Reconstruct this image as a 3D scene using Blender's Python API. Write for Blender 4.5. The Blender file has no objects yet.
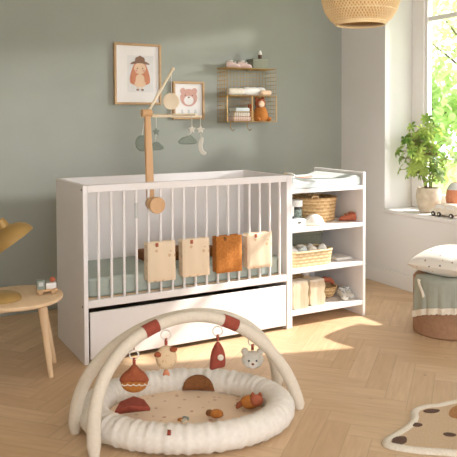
import bpy, bmesh, math, random
from mathutils import Vector, Matrix
random.seed(7)
C = bpy.context.scene.collection
PI = math.pi
V = Vector

# ------------------------------------------------------------------ materials
def S(r, g, b):
    f = lambda c: (c/255/12.92) if c/255 <= .04045 else ((c/255+.055)/1.055)**2.4
    return (f(r), f(g), f(b), 1)

class NT:
    def __init__(s, nt): s.nt = nt
    def n(s, t, **k):
        x = s.nt.nodes.new(t)
        for a, b in k.items(): setattr(x, a, b)
        return x
    def put(s, sock, v):
        if hasattr(v, 'is_output'): s.nt.links.new(v, sock)
        else: sock.default_value = v
    def m(s, op, a, b=0.0, c=0.0):
        x = s.n('ShaderNodeMath', operation=op)
        s.put(x.inputs[0], a); s.put(x.inputs[1], b); s.put(x.inputs[2], c)
        return x.outputs[0]
    def mix(s, f, a, b, mode='MIX'):
        x = s.n('ShaderNodeMix', data_type='RGBA', blend_type=mode)
        s.put(x.inputs[0], f); s.put(x.inputs[6], a); s.put(x.inputs[7], b)
        return x.outputs[2]
    def noise(s, vec, scale, detail=3, rough=.5):
        x = s.n('ShaderNodeTexNoise'); x.inputs['Scale'].default_value = scale
        x.inputs['Detail'].default_value = detail; x.inputs['Roughness'].default_value = rough
        if vec is not None: s.nt.links.new(vec, x.inputs['Vector'])
        return x.outputs['Fac']
    def ramp(s, f, lo, hi):
        x = s.n('ShaderNodeMapRange'); s.put(x.inputs[0], f); x.inputs[1].default_value = lo; x.inputs[2].default_value = hi
        return x.outputs[0]

def base(name):
    m = bpy.data.materials.new(name); m.use_nodes = True
    nt = NT(m.node_tree); b = m.node_tree.nodes['Principled BSDF']
    co = nt.n('ShaderNodeTexCoord').outputs['Object']
    return m, nt, b, co

def bump(nt, b, h, strength, dist=.004):
    x = nt.n('ShaderNodeBump'); x.inputs['Strength'].default_value = strength; x.inputs['Distance'].default_value = dist
    nt.put(x.inputs['Height'], h); nt.nt.links.new(x.outputs[0], b.inputs['Normal'])

def mat(name, c, rough=.6, c2=None, scale=20, amt=.5, bmp=0, metal=0, stretch=None, detail=3, sheen=0, lo=.35, hi=.65):
    m, nt, b, co = base(name)
    vec = co
    if stretch:
        mp = nt.n('ShaderNodeMapping'); mp.inputs['Scale'].default_value = stretch
        nt.nt.links.new(co, mp.inputs['Vector']); vec = mp.outputs[0]
    f = nt.noise(vec, scale, detail)
    c2 = c2 or tuple(x*.88 for x in c[:3])+(1,)
    fac = nt.m('MULTIPLY', nt.ramp(f, lo, hi), amt)
    nt.nt.links.new(nt.mix(fac, c, c2), b.inputs['Base Color'])
    b.inputs['Roughness'].default_value = rough; b.inputs['Metallic'].default_value = metal
    if sheen: b.inputs['Sheen Weight'].default_value = sheen
    if bmp: bump(nt, b, f, bmp)
    return m

def weave_mat(name, c1, c2, scale, rough=.75, bmp=.6):
    """woven straw: rows of stitched plait"""
    m, nt, b, co = base(name)
    w = nt.n('ShaderNodeTexWave', bands_direction='Z'); w.inputs['Scale'].default_value = scale
    w.inputs['Distortion'].default_value = .6; nt.nt.links.new(co, w.inputs['Vector'])
    k = nt.n('ShaderNodeTexChecker'); k.inputs['Scale'].default_value = scale*3
    nt.nt.links.new(co, k.inputs['Vector'])
    n = nt.noise(co, scale*2.4)
    f = nt.m('ADD', nt.m('MULTIPLY', w.outputs['Fac'], .6), nt.m('MULTIPLY', nt.m('ADD', k.outputs['Fac'], n), .25))
    nt.nt.links.new(nt.mix(f, c2, c1), b.inputs['Base Color'])
    b.inputs['Roughness'].default_value = rough
    bump(nt, b, f, bmp)
    return m

def spot_mat(name, c, c2, c3, scale, thr, rough=.85, fab=300):
    """fabric with a scattered small print in two colours"""
    m, nt, b, co = base(name)
    v = nt.n('ShaderNodeTexVoronoi'); v.inputs['Scale'].default_value = scale; nt.nt.links.new(co, v.inputs['Vector'])
    wob = nt.m('MULTIPLY', nt.noise(co, scale*2.5), thr*.9)
    f = nt.m('LESS_THAN', nt.m('ADD', v.outputs['Distance'], wob), thr)
    sel = nt.m('GREATER_THAN', nt.n('ShaderNodeSeparateColor').outputs[0], .5)
    sp = sel.node.inputs[0].links[0].from_node; nt.nt.links.new(v.outputs['Color'], sp.inputs[0])
    pc = nt.mix(sel, c2, c3)
    nt.nt.links.new(nt.mix(nt.m('MULTIPLY', f, .85), c, pc), b.inputs['Base Color'])
    b.inputs['Roughness'].default_value = rough
    bump(nt, b, nt.noise(co, fab), .15, .002)
    return m

def herringbone(name, w=.105, n=5, ang=42):
    m, nt, b, co = base(name)
    mp = nt.n('ShaderNodeMapping'); mp.inputs['Scale'].default_value = (1/w, 1/w, 1/w)
    mp.inputs['Rotation'].default_value = (0, 0, math.radians(-ang)); mp.inputs['Location'].default_value = (41.3, 37.8, 0)
    nt.nt.links.new(co, mp.inputs['Vector'])
    sx = nt.n('ShaderNodeSeparateXYZ'); nt.nt.links.new(mp.outputs[0], sx.inputs[0])
    x, y = sx.outputs[0], sx.outputs[1]
    i, j = nt.m('FLOOR', x), nt.m('FLOOR', y)
    k = nt.m('FLOORED_MODULO', nt.m('SUBTRACT', i, j), 2*n)
    hor = nt.m('LESS_THAN', k, n-.5)
    fx, fy = nt.m('SUBTRACT', x, i), nt.m('SUBTRACT', y, j)
    uh = nt.m('ADD', k, fx)
    uv = nt.m('ADD', nt.m('SUBTRACT', 2*n-1, k), fy)
    sel = lambda a, c: nt.m('ADD', nt.m('MULTIPLY', hor, a), nt.m('MULTIPLY', nt.m('SUBTRACT', 1, hor), c))
    u = sel(uh, uv); v = sel(fy, fx)
    ox = sel(nt.m('SUBTRACT', i, k), i)
    oy = sel(j, nt.m('SUBTRACT', j, nt.m('SUBTRACT', 2*n-1, k)))
    cv = nt.n('ShaderNodeCombineXYZ'); nt.put(cv.inputs[0], ox); nt.put(cv.inputs[1], oy); nt.put(cv.inputs[2], hor)
    wn = nt.n('ShaderNodeTexWhiteNoise', noise_dimensions='3D'); nt.nt.links.new(cv.outputs[0], wn.inputs[0])
    rnd = wn.outputs['Value']
    gv = nt.n('ShaderNodeCombineXYZ'); nt.put(gv.inputs[0], nt.m('MULTIPLY', u, .35)); nt.put(gv.inputs[1], nt.m('MULTIPLY', v, 3.2)); nt.put(gv.inputs[2], nt.m('MULTIPLY', rnd, 60))
    g = nt.noise(gv.outputs[0], 1.6, 5, .6)
    kv = nt.n('ShaderNodeCombineXYZ'); nt.put(kv.inputs[0], nt.m('MULTIPLY', u, .8)); nt.put(kv.inputs[1], nt.m('MULTIPLY', v, 1.3)); nt.put(kv.inputs[2], nt.m('MULTIPLY', rnd, 91))
    knot = nt.ramp(nt.noise(kv.outputs[0], 1.3, 2), .74, .8)
    col = nt.mix(rnd, S(208, 174, 135), S(224, 194, 157))
    col = nt.mix(nt.m('MULTIPLY', nt.ramp(g, .35, .7), .45), col, S(184, 147, 107))
    col = nt.mix(nt.m('MULTIPLY', knot, .5), col, S(128, 92, 60))
    e = nt.m('MINIMUM', nt.m('MINIMUM', v, nt.m('SUBTRACT', 1, v)), nt.m('MINIMUM', u, nt.m('SUBTRACT', n, u)))
    gap = nt.m('SUBTRACT', 1, nt.ramp(e, .008, .03))
    col = nt.mix(nt.m('MULTIPLY', gap, .28), col, S(140, 108, 76))
    nt.nt.links.new(col, b.inputs['Base Color'])
    b.inputs['Roughness'].default_value = .42
    bump(nt, b, nt.m('SUBTRACT', g, nt.m('MULTIPLY', gap, 2)), .12, .002)
    return m

M = {}
M['floor'] = herringbone('oak_herringbone')
M['green'] = mat('sage_wall_paint', S(160, 162, 151), .9, S(154, 157, 145), 3, .6, .02)
M['white_wall'] = mat('white_wall_paint', S(230, 226, 221), .9, S(225, 221, 215), 3, .5, .02)
M['white'] = mat('white_lacquer', S(243, 238, 235), .45, S(239, 233, 230), 6, .5)
M['dark_gap'] = mat('dark_inside', S(104, 94, 86), .8)
M['beech'] = mat('beech_wood', S(222, 180, 134), .5, S(206, 158, 110), 9, .6, .05, stretch=(3, 3, .4))
M['paleoak'] = mat('pale_birch', S(238, 208, 168), .5, S(224, 188, 146), 8, .6, .04, stretch=(4, .5, 1))
M['palewood'] = mat('pale_ash', S(246, 230, 202), .5, S(236, 214, 180), 9, .6)
M['frame_oak'] = mat('frame_oak', S(198, 162, 118), .5, S(178, 140, 98), 14, .6)
M['sheet'] = mat('sage_sheet', S(180, 188, 178), .9, S(168, 177, 166), 40, .5, .2)
M['mint'] = mat('pale_mint_cotton', S(213, 220, 216), .85, S(202, 211, 207), 30, .5, .1)
M['sage'] = mat('sage_cloth', S(166, 168, 154), .95, S(157, 160, 146), 40, .5, .15)
M['sagebox'] = mat('sage_canvas', S(140, 141, 122), .9, S(124, 126, 108), 60, .5, .2)
M['cream'] = mat('cream_cotton', S(232, 222, 204), .9, S(216, 204, 184), 50, .5, .25)
M['boucle'] = mat('ivory_muslin', S(236, 229, 218), .95, S(222, 213, 200), 70, .5, .35)
M['arch'] = mat('ivory_canvas', S(226, 215, 196), .9, S(212, 199, 178), 80, .4, .15)
M['rust'] = mat('rust_cotton', S(164, 88, 54), .9, S(142, 70, 40), 60, .6, .3)
M['terra'] = mat('terracotta', S(186, 104, 74), .85, S(164, 86, 58), 50, .5, .2)
M['brick'] = mat('brick_cloth', S(160, 76, 58), .9, S(138, 60, 46), 60, .5, .3)
M['ochre_cloth'] = mat('ochre_waffle', S(196, 126, 58), .95, S(168, 100, 40), 90, .7, .5)
M['brown'] = mat('brown_cloth', S(142, 92, 52), .95, S(120, 74, 38), 80, .6, .4)
M['darkbrown'] = mat('dark_brown_tuft', S(110, 84, 68), 1, S(84, 62, 50), 120, .8, .6)
M['print'] = spot_mat('cream_print_cotton', S(238, 216, 186), S(214, 178, 136), S(220, 190, 156), 26, .42)
M['padprint'] = spot_mat('blush_leaf_print', S(244, 218, 188), S(216, 176, 142), S(208, 160, 128), 24, .36)
M['bearprint'] = spot_mat('beige_speckle', S(226, 198, 160), S(200, 158, 110), S(190, 140, 96), 70, .35)
M['cushprint'] = spot_mat('ivory_dot_print', S(238, 232, 222), S(168, 136, 110), S(128, 128, 130), 24, .3)
M['straw'] = weave_mat('woven_straw', S(236, 204, 152), S(176, 132, 80), 14)
M['straw_pale'] = weave_mat('pale_woven_straw', S(242, 218, 174), S(196, 160, 110), 15)
M['rattan'] = mat('rattan_cane', S(250, 226, 178), .6, S(240, 208, 152), 30, .6, .1)
M['liner'] = mat('golden_cane', S(226, 178, 110), .7, S(206, 154, 88), 50, .6)
M['brass'] = mat('brushed_brass', S(196, 160, 104), .42, S(170, 132, 80), 30, .5, metal=.75)
M['ochre_metal'] = mat('ochre_enamel', S(178, 144, 84), .42, S(168, 132, 70), 12, .5, metal=.15)
M['pouf'] = mat('tan_felt', S(166, 128, 98), .9, S(150, 112, 84), 40, .6, .2)
M['stone'] = mat('stoneware', S(222, 208, 186), .8, S(198, 180, 154), 24, .8, .3)
M['soil'] = mat('potting_soil', S(70, 52, 40), 1, S(46, 34, 26), 60, .8, .5)
M['stem'] = mat('bark_stem', S(120, 98, 66), .8)
M['paper'] = mat('art_paper', S(240, 235, 230), .8, S(236, 230, 224), 20, .4)
M['pink'] = mat('blush_pink', S(226, 172, 156), .85, S(216, 158, 142), 60, .5)
M['palepink'] = mat('pale_pink_knit', S(232, 208, 200), .9, S(222, 192, 184), 80, .5, .3)
M['bearpink'] = mat('muted_pink_print', S(214, 168, 154), .85, S(206, 156, 142), 60, .5)
M['skin'] = mat('peach_print', S(238, 204, 170), .8)
M['orange_print'] = mat('apricot_print', S(214, 142, 104), .8, S(200, 124, 88), 60, .6)
M['brown_print'] = mat('brown_print', S(140, 104, 80), .8)
M['grey_print'] = mat('pale_grey_print', S(212, 212, 208), .8)
M['amber'] = mat('dark_glass', S(58, 58, 52), .25)
M['label'] = mat('paper_label', S(146, 158, 146), .7, S(60, 80, 70), 120, .8, lo=.45, hi=.6)
M['softwhite'] = mat('white_plastic', S(238, 234, 226), .45)
M['greytoy'] = mat('grey_green_felt', S(150, 160, 148), .95, S(134, 144, 132), 90, .5, .3)
M['ivorytoy'] = mat('ivory_felt', S(228, 224, 212), .95, S(214, 208, 194), 90, .5, .3)
M['rug'] = mat('rug_pile', S(214, 188, 156), 1, S(196, 166, 132), 160, .7, .7)
M['rugedge'] = mat('cream_rug_edge', S(232, 222, 204), 1, S(214, 202, 182), 160, .7, .7)
M['rugpatch'] = mat('caramel_rug_pile', S(186, 134, 84), 1, S(162, 110, 62), 120, .8, .7)
M['black'] = mat('black_rubber', S(52, 46, 44), .6)
M['grass'] = mat('lawn', S(120, 150, 70), 1, S(160, 180, 100), 3, .8)
M['trunk'] = mat('tree_bark', S(110, 92, 72), 1, S(80, 64, 50), 8, .8, .4)

def leafmat(name, a, b_, scale=9):
    m, nt, b, co = base(name)
    f = nt.ramp(nt.noise(co, scale, 2), .35, .65)
    nt.nt.links.new(nt.mix(f, a, b_), b.inputs['Base Color']); b.inputs['Roughness'].default_value = .5
    tr = nt.n('ShaderNodeBsdfTranslucent'); nt.nt.links.new(nt.mix(f, a, b_), tr.inputs[0])
    mx = nt.n('ShaderNodeMixShader'); mx.inputs[0].default_value = .55
    nt.nt.links.new(b.outputs[0], mx.inputs[1]); nt.nt.links.new(tr.outputs[0], mx.inputs[2])
    nt.nt.links.new(mx.outputs[0], m.node_tree.nodes['Material Output'].inputs[0])
    return m
M['leaf'] = leafmat('umbrella_leaf', S(88, 120, 52), S(176, 192, 100), 9)
M['tree1'] = leafmat('garden_leaf_light', S(206, 224, 158), S(228, 238, 194), 2)
M['tree2'] = leafmat('garden_leaf_mid', S(176, 204, 128), S(212, 228, 168), 2)

def glass(name):
    m = bpy.data.materials.new(name); m.use_nodes = True
    nt = NT(m.node_tree); out = m.node_tree.nodes['Material Output']
    m.node_tree.nodes.remove(m.node_tree.nodes['Principled BSDF'])
    t = nt.n('ShaderNodeBsdfTransparent'); g = nt.n('ShaderNodeBsdfGlossy'); g.inputs['Roughness'].default_value = .02
    fr = nt.n('ShaderNodeFresnel'); fr.inputs[0].default_value = 1.45
    gm = nt.n('ShaderNodeNewGeometry'); mx = nt.n('ShaderNodeMixShader'); nt.put(mx.inputs[0], nt.m('MULTIPLY', fr.outputs[0], nt.m('SUBTRACT', 1, gm.outputs['Backfacing'])))
    nt.nt.links.new(t.outputs[0], mx.inputs[1]); nt.nt.links.new(g.outputs[0], mx.inputs[2]); nt.nt.links.new(mx.outputs[0], out.inputs[0])
    return m
M['glass'] = glass('clear_glass')

# ------------------------------------------------------------------ geometry helpers (world coordinates)
def B(): return bmesh.new()
def box(bm, x0, x1, y0, y1, z0, z1, bev=0):
    r = bmesh.ops.create_cube(bm, size=1)
    vs = r['verts']
    for v in vs:
        v.co = V((x0+(v.co.x+.5)*(x1-x0), y0+(v.co.y+.5)*(y1-y0), z0+(v.co.z+.5)*(z1-z0)))
    if bev:
        es = list({e for v in vs for e in v.link_edges})
        bmesh.ops.bevel(bm, geom=es, offset=bev, segments=2, affect='EDGES', profile=.6)
    return bm
def basis(d):
    d = V(d).normalized(); a = V((0, 0, 1)) if abs(d.z) < .95 else V((1, 0, 0))
    x = a.cross(d).normalized(); return x, d.cross(x), d
def loft(bm, rings, caps=True, closed=False):
    R = [[bm.verts.new(p) for p in r] for r in rings]
    n = len(R[0]); k = len(R)
    for i in range(k if closed else k-1):
        a, b = R[i], R[(i+1) % k]
        for j in range(n): bm.faces.new((a[j], a[(j+1) % n], b[(j+1) % n], b[j]))
    if caps and not closed:
        bm.faces.new(R[0][::-1]); bm.faces.new(R[-1])
    return bm
def tube(bm, pts, r, seg=10, closed=False, flat=1.0):
    pts = [V(p) for p in pts]; n = len(pts); rings = []; px = None
    for i, p in enumerate(pts):
        if closed: d = pts[(i+1) % n]-pts[i-1]
        else: d = pts[min(i+1, n-1)]-pts[max(i-1, 0)]
        if px is None: x, y, _ = basis(d)
        else:
            dn = d.normalized(); x = (px-dn*px.dot(dn)).normalized(); y = dn.cross(x)
        px = x
        rr = r[i] if isinstance(r, (list, tuple)) else r
        rings.append([p+x*rr*math.cos(2*PI*k/seg)+y*rr*flat*math.sin(2*PI*k/seg) for k in range(seg)])
    return loft(bm, rings, True, closed)
def cyl(bm, a, b, r0, r1=None, seg=24):
    return tube(bm, [a, b], [r0, r0 if r1 is None else r1], seg)
def lathe(bm, prof, c, axis=(0, 0, 1), seg=40, caps=True):
    x, y, d = basis(axis) if tuple(axis) != (0, 0, 1) else (V((1, 0, 0)), V((0, 1, 0)), V((0, 0, 1)))
    c = V(c)
    return loft(bm, [[c+d*z+x*r*math.cos(2*PI*k/seg)+y*r*math.sin(2*PI*k/seg) for k in range(seg)] for r, z in prof], caps)
def ell(bm, c, r, axes=None, seg=20):
    res = bmesh.ops.create_uvsphere(bm, u_segments=seg, v_segments=max(8, seg*2//3), radius=1)
    if not hasattr(r, '__len__'): r = (r, r, r)
    ax = axes or (V((1, 0, 0)), V((0, 1, 0)), V((0, 0, 1)))
    for v in res['verts']:
        v.co = V(c)+ax[0]*v.co.x*r[0]+ax[1]*v.co.y*r[1]+ax[2]*v.co.z*r[2]
    return bm
def prism(bm, outline, fn, t0, t1):
    """outline of (u,v), fn(u,v,t) -> point"""
    n = len(outline)
    a = [bm.verts.new(fn(u, v, t0)) for u, v in outline]; b = [bm.verts.new(fn(u, v, t1)) for u, v in outline]
    bm.faces.new(a[::-1]); bm.faces.new(b)
    for i in range(n): bm.faces.new((a[i], a[(i+1) % n], b[(i+1) % n], b[i]))
    return bm
def pillow(bm, w, h, t, fn, n=16, pw=.55, wob=0, pinch=1):
    """puffed cushion: fn(u,v,d) with u in +-w/2, v in +-h/2, d thickness offset"""
    top = {}; bot = {}
    for i in range(n+1):
        for j in range(n+1):
            a, b = 2*i/n-1, 2*j/n-1
            th = t/2*(max(0, 1-a**2)**pw)*(max(0, 1-b**2)**pw)
            pin2 = 1-.06*pinch*(abs(a)**2*(1-abs(b)))
            u, v = a*w/2*(1-pinch*(.06*b*b+.05*abs(b))*(1-abs(a))), b*h/2*pin2
            wb = wob*math.sin(7*a+3*b)*math.cos(5*b-2*a)
            top[i, j] = bm.verts.new(fn(u, v, th+wb*th))
            edge = i in (0, n) or j in (0, n)
            bot[i, j] = top[i, j] if edge else bm.verts.new(fn(u, v, -th+wb*th))
    for i in range(n):
        for j in range(n):
            for g, rev in ((top, 0), (bot, 1)):
                f = [g[i, j], g[i+1, j], g[i+1, j+1], g[i, j+1]]
                try: bm.faces.new(f[::-1] if rev else f)
                except ValueError: pass
    return bm
def smooth_poly(pts, it=2):
    for _ in range(it):
        q = []
        for i in range(len(pts)):
            a, b = pts[i], pts[(i+1) % len(pts)]
            q += [(a[0]*.75+b[0]*.25, a[1]*.75+b[1]*.25), (a[0]*.25+b[0]*.75, a[1]*.25+b[1]*.75)]
        pts = q
    return pts
def circ(r, n=28, cx=0, cy=0, ry=None): return [(cx+r*math.cos(2*PI*k/n), cy+(ry or r)*math.sin(2*PI*k/n)) for k in range(n)]

OFF = {}
def obj(name, bm, m, parent=None, bev=0, sub=0, ang=40):
    off = OFF.get(parent.name if parent else None, V((0, 0, 0)))
    if off.length: bmesh.ops.translate(bm, verts=bm.verts, vec=-off)
    bmesh.ops.recalc_face_normals(bm, faces=bm.faces)
    for f in bm.faces: f.smooth = True
    lim = math.radians(ang)
    for e in bm.edges:
        if len(e.link_faces) == 2 and e.calc_face_angle(0) > lim: e.smooth = False
    me = bpy.data.meshes.new(name); bm.to_mesh(me); bm.free()
    me.materials.append(M[m] if isinstance(m, str) else m)
    o = bpy.data.objects.new(name, me); C.objects.link(o)
    if parent: o.parent = parent
    OFF[o.name] = off
    if bev:
        md = o.modifiers.new('bevel', 'BEVEL'); md.width = bev; md.segments = 2; md.limit_method = 'ANGLE'; md.angle_limit = .7
    if sub:
        md = o.modifiers.new('subsurf', 'SUBSURF'); md.levels = sub; md.render_levels = sub
    return o
def tag(o, label, cat, group=None):
    o['label'] = label; o['category'] = cat
    if group: o['group'] = group
    return o
def thing(name, loc, label, cat, group=None):
    o = bpy.data.objects.new(name, None); C.objects.link(o); o.location = loc; OFF[o.name] = V(loc)
    o.empty_display_size = .05
    return tag(o, label, cat, group)
def struct(name, bm, m, parent=None, bev=0):
    o = obj(name, bm, m, parent, bev)
    if not parent: o['kind'] = 'structure'
    return o
def copy_tree(o, delta=(0, 0, 0), label=None, parent=None):
    c = o.copy(); C.objects.link(c)
    if parent: c.parent = parent
    else: c.location = o.location+V(delta)
    if label: c['label'] = label
    OFF[c.name] = OFF[o.name]+V(delta)
    for ch in list(o.children): copy_tree(ch, delta, None, c)
    return c

# ------------------------------------------------------------------ setting
XR, YB, YN = 2.62, 1.165, .6165        # right wall, back wall, far edge of the window niche
ZC = 3.0
b = B(); box(b, -3.2, 3.05, -6, 1.3, -.06, 0); struct('floor', b, 'floor')
b = B(); box(b, -3.2, 3.05, YB, 1.3, 0, ZC); struct('wall_back', b, 'green')
b = B()
box(b, XR, 3.05, YN, YB, 0, ZC)
box(b, XR, 3.05, -1.09, YN, 0, .57)
box(b, XR, 3.05, -1.09, YN, 2.34, ZC)
box(b, XR, 3.05, -6, -1.09, 0, ZC)
struct('wall_right', b, 'white_wall')
b = B(); box(b, -2.1, -2.0, -6, YB, 0, ZC); struct('wall_left', b, 'white_wall')
b = B(); box(b, -3.2, 3.05, -6, 1.3, ZC, ZC+.08); struct('ceiling', b, 'white_wall')
b = B(); box(b, XR-.02, 3.05, -1.09, YN, .57, .6); struct('trim_1', b, 'white_wall', bev=.004)
b = B(); box(b, XR-.016, XR, -6, YB, 0, .122); struct('baseboard_right', b, 'white_wall', bev=.005)
# window in the niche
w = bpy.data.objects.new('window_1', None); C.objects.link(w); w.location = (2.93, -.4, .6); OFF[w.name] = V(w.location); w['kind'] = 'structure'
b = B()
for y0, y1 in ((.488, YN), (-1.09, -.97)): box(b, 2.9, 2.99, y0, y1, .6, 2.34)
box(b, 2.9, 2.99, -.97, .488, .6, .66); box(b, 2.9, 2.99, -.97, .488, 2.28, 2.34)
obj('window_frame', b, 'white', w, bev=.006)
b = B()
for y0, y1 in ((.462, .488), (-.97, -.935)): box(b, 2.915, 2.965, y0, y1, .66, 2.28)
box(b, 2.915, 2.965, -.27, -.19, .66, 2.28)
for a, c in ((-.935, -.27), (-.19, .462)):
    box(b, 2.915, 2.965, a, c, .66, .72); box(b, 2.915, 2.965, a, c, 2.24, 2.28); box(b, 2.922, 2.958, a, c, 2.075, 2.11)
obj('sash', b, 'white', w, bev=.004)
for a, c in ((-.935, -.27), (-.19, .462)):
    for z0, z1 in ((.72, 2.075), (2.11, 2.24)):
        b = B(); box(b, 2.938, 2.942, a, c, z0, z1); obj('pane', b, 'glass', w)

# ------------------------------------------------------------------ cot
W1, CD, CH = 1.309, .5528, .96
cot = thing('baby_cot', (.65, .27, 0), 'white wooden baby cot with slatted front and wide drawer below', 'cot')
b = B(); box(b, 0, .025, 0, CD, 0, CH); p = obj('end_panel', b, 'white', cot, bev=.003)
for z in (.935, .31):
    b = B(); cyl(b, (-.002, .022, z), (.001, .022, z), .006, seg=12); obj('bolt', b, 'dark_gap', p)
b = B(); box(b, W1-.024, W1, 0, CD, 0, CH); obj('end_panel', b, 'white', cot, bev=.003)
b = B(); box(b, .025, W1-.024, CD-.02, CD, .27, CH); obj('back_panel', b, 'white', cot, bev=.002)
b = B(); box(b, .025, W1-.024, 0, .026, .92, CH); obj('top_rail', b, 'white', cot, bev=.003)
b = B(); box(b, .025, W1-.024, 0, .026, .302, .343); obj('bottom_rail', b, 'white', cot, bev=.003)
for i in range(17):
    x = .0865+i*(1.24-.0865)/16
    b = B(); cyl(b, (x, .013, .34), (x, .013, .923), .0075, seg=14); p = obj('bar', b, 'white', cot)
    if i == 3:
        b = B(); cyl(b, (x, .013, .765), (x, .013, .85), .0098, seg=14); obj('bar_sleeve', b, 'grey_print', p)
b = B()
for i in range(9): box(b, .026, W1-.025, .04+i*.055, .08+i*.055, .328, .346)
obj('slat_base', b, 'paleoak', cot)
dr = B(); box(dr, .034, W1-.028, 0.002, .02, .024, .277); d = obj('drawer_front', dr, 'white', cot, bev=.003)
b = B()
box(b, .045, W1-.04, .02, .5, .03, .04); box(b, .045, .057, .02, .5, .04, .2); box(b, W1-.052, W1-.04, .02, .5, .04, .2); box(b, .057, W1-.052, .488, .5, .04, .2)
obj('drawer_box', b, 'dark_gap', d)

b = B()
# mattress with rounded corners, under a fitted sage sheet
ol = []
x0, x1, y0, y1, r = .032, 1.272, .034, .525, .05
for cx, cy, a0 in ((x1-r, y0+r, -90), (x1-r, y1-r, 0), (x0+r, y1-r, 90), (x0+r, y0+r, 180)):
    for k in range(7):
        a = math.radians(a0+15*k); ol.append((cx+r*math.cos(a), cy+r*math.sin(a)))
prism(b, ol, lambda u, v, t: V((u, v, t)), .347, .452)
tag(obj('cot_mattress', b, 'sheet', bev=.014), 'cot mattress under a fitted pale sage sheet inside the slatted cot', 'mattress')
b = B(); box(b, .46, .93, .24, .44, .453, .51, .014)
bl = obj('folded_blanket', b, 'brown'); tag(bl, 'brown folded blanket lying on the cot mattress', 'blanket')

# pockets hung round the bars
PK = [(.348, .524, .393, .628, 'print', 'cream printed fabric pocket on cot bars, leftmost of the four'),
      (.559, .739, .397, .626, 'print', 'cream printed fabric pocket on cot bars directly left of the rust pocket'),
      (.776, .956, .396, .625, 'ochre_cloth', 'rust waffle fabric pocket hung on the cot bars'),
      (.984, 1.166, .4, .625, 'print', 'cream printed fabric pocket on cot bars, right of the rust pocket')]
for x0, x1, z0, z1, mm, lab in PK:
    t = thing('cot_pocket', ((x0+x1)/2, .013, z0), lab, 'cot pocket', 'padded pockets hung on the cot bars')
    b = B(); W = x1-x0; H = z1-z0; cx = (x0+x1)/2; cz = (z0+z1)/2
    pillow(b, W*.95, H*.95, .022, lambda u, v, d: V((cx+u+.004, -.016-d*.9+.0012*math.sin(u*70+v*9), cz+v+.006)), 18, .2, 0, 0)
    obj('front_pad', b, mm, t)
    b = B(); pillow(b, W*.95, H*.92, .018, lambda u, v, d: V((cx+u+.004, .036+d, cz+v+.006)), 10, .2, 0, 0); obj('back_pad', b, mm, t)
    for xx in (x0+.009, x1-.013):
        b = B(); box(b, xx, xx+.006, -.016, .036, cz-H*.42, cz+H*.42); obj('side_seam', b, mm, t)
    b = B(); tx = cx-.02; box(b, tx-.016, tx, -.031, -.022, z1-.026, z1-.004, .003)
    obj('stitched_tag', b, 'terra' if mm == 'print' else 'brown', t)

# ------------------------------------------------------------------ mobile
mb = thing('cot_mobile', (.403, .045, .8), 'light wooden mobile with disc and crossed rods clamped to the cot front rail', 'mobile')
b = B()
prof = [(.80, .021), (.95, .023), (1.15, .021), (1.33, .017)]
loft(b, [[V((.403+(z-.8)*-.03+sx*w_, .048+sy*.012, z)) for sx, sy in ((-1, -1), (1, -1), (1, 1), (-1, 1))] for z, w_ in prof])
obj('upright', b, 'beech', mb, bev=.006)
b = B(); lathe(b, [(.043, -.052), (.046, -.049), (.046, -.035), (.043, -.032)], (.404, .0, .835), (0, 1, 0), 40); kn = obj('clamp_knob', b, 'beech', mb, ang=25)
b = B(); cyl(b, (.404, -.032, .835), (.404, .04, .835), .014); cyl(b, (.383, -.027, .845), (.383, -.006, .845), .034); obj('clamp_screw', b, 'frame_oak', kn)
b = B(); cyl(b, (.355, .05, 1.343), (.412, .05, 1.343), .022); obj('hinge_joint', b, 'beech', mb)
b = B(); cyl(b, (.395, .055, 1.35), (.613, .2, 1.607), .0085, .0075, 14); ell(b, (.613, .2, 1.607), .011); obj('slanted_rod', b, 'palewood', mb)
cr = mb
b = B(); cyl(b, (.603, .2, 1.598), (.6, .2, 1.34), .0022, seg=8); obj('cord', b, 'ivorytoy', cr)
b = B(); lathe(b, [(.046, -.006), (.05, -.002), (.05, .004), (.046, .008)], (.6, .2, 1.415), (-.48, -.87, 0), 32); obj('disc', b, 'palewood', cr)
EN = [(.803, .22), (.675, .075), (.545, .3), (.50, .365)]
b = B(); cyl(b, (.40, .17, 1.328), (.81, .222, 1.326), .008, seg=14); obj('cross_rod', b, 'palewood', cr)
b = B(); cyl(b, (.49, .38, 1.335), (.69, .05, 1.335), .0075, seg=14); obj('cross_rod', b, 'palewood', cr)
def flat_toy(name, label, outline, c, th, m, string_top=None, face=(-.48, -.87)):
    t = thing(name, c, label, 'hanging toy', 'felt toys of the cot mobile')
    rx = V((-face[1], face[0], 0)).normalized(); nz = V((face[0], face[1], 0)).normalized(); c = V(c)
    b = B(); prism(b, outline, lambda u, v, d: c+rx*u+V((0, 0, v))+nz*d, -th/2, th/2)
    obj('felt_body', b, m, t, bev=th*.3)
    if string_top:
        b = B(); tube(b, [string_top, c+V((0, 0, max(v for u, v in outline)*.9))], .0022, 8); obj('cord', b, 'ivorytoy', t)
    return t
def star(r, n=5): return [((r if k % 2 == 0 else r*.5)*math.sin(PI*k/n), (r if k % 2 == 0 else r*.5)*math.cos(PI*k/n)) for k in range(2*n)]
cloud = smooth_poly([(-.05, -.02), (.05, -.02), (.058, 0), (.04, .014), (.028, .03), (.004, .034), (-.012, .022), (-.03, .024), (-.044, .01), (-.058, 0)], 2)
moon = smooth_poly([(.012, .06), (-.012, .045), (-.02, 0), (-.01, -.045), (.02, -.06), (.036, -.04), (.014, -.03), (.006, 0), (.014, .03)], 2)
x, y = EN[0]
flat_toy('felt_star', 'small ivory felt star at right end of cot mobile', star(.028), (x, y, 1.245), .014, 'ivorytoy', (x, y, 1.325))
flat_toy('felt_moon', 'ivory felt moon hanging lowest at right end of cot mobile', moon, (x+.004, y, 1.145), .022, 'ivorytoy', (x, y, 1.225))
x, y = EN[1]
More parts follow.
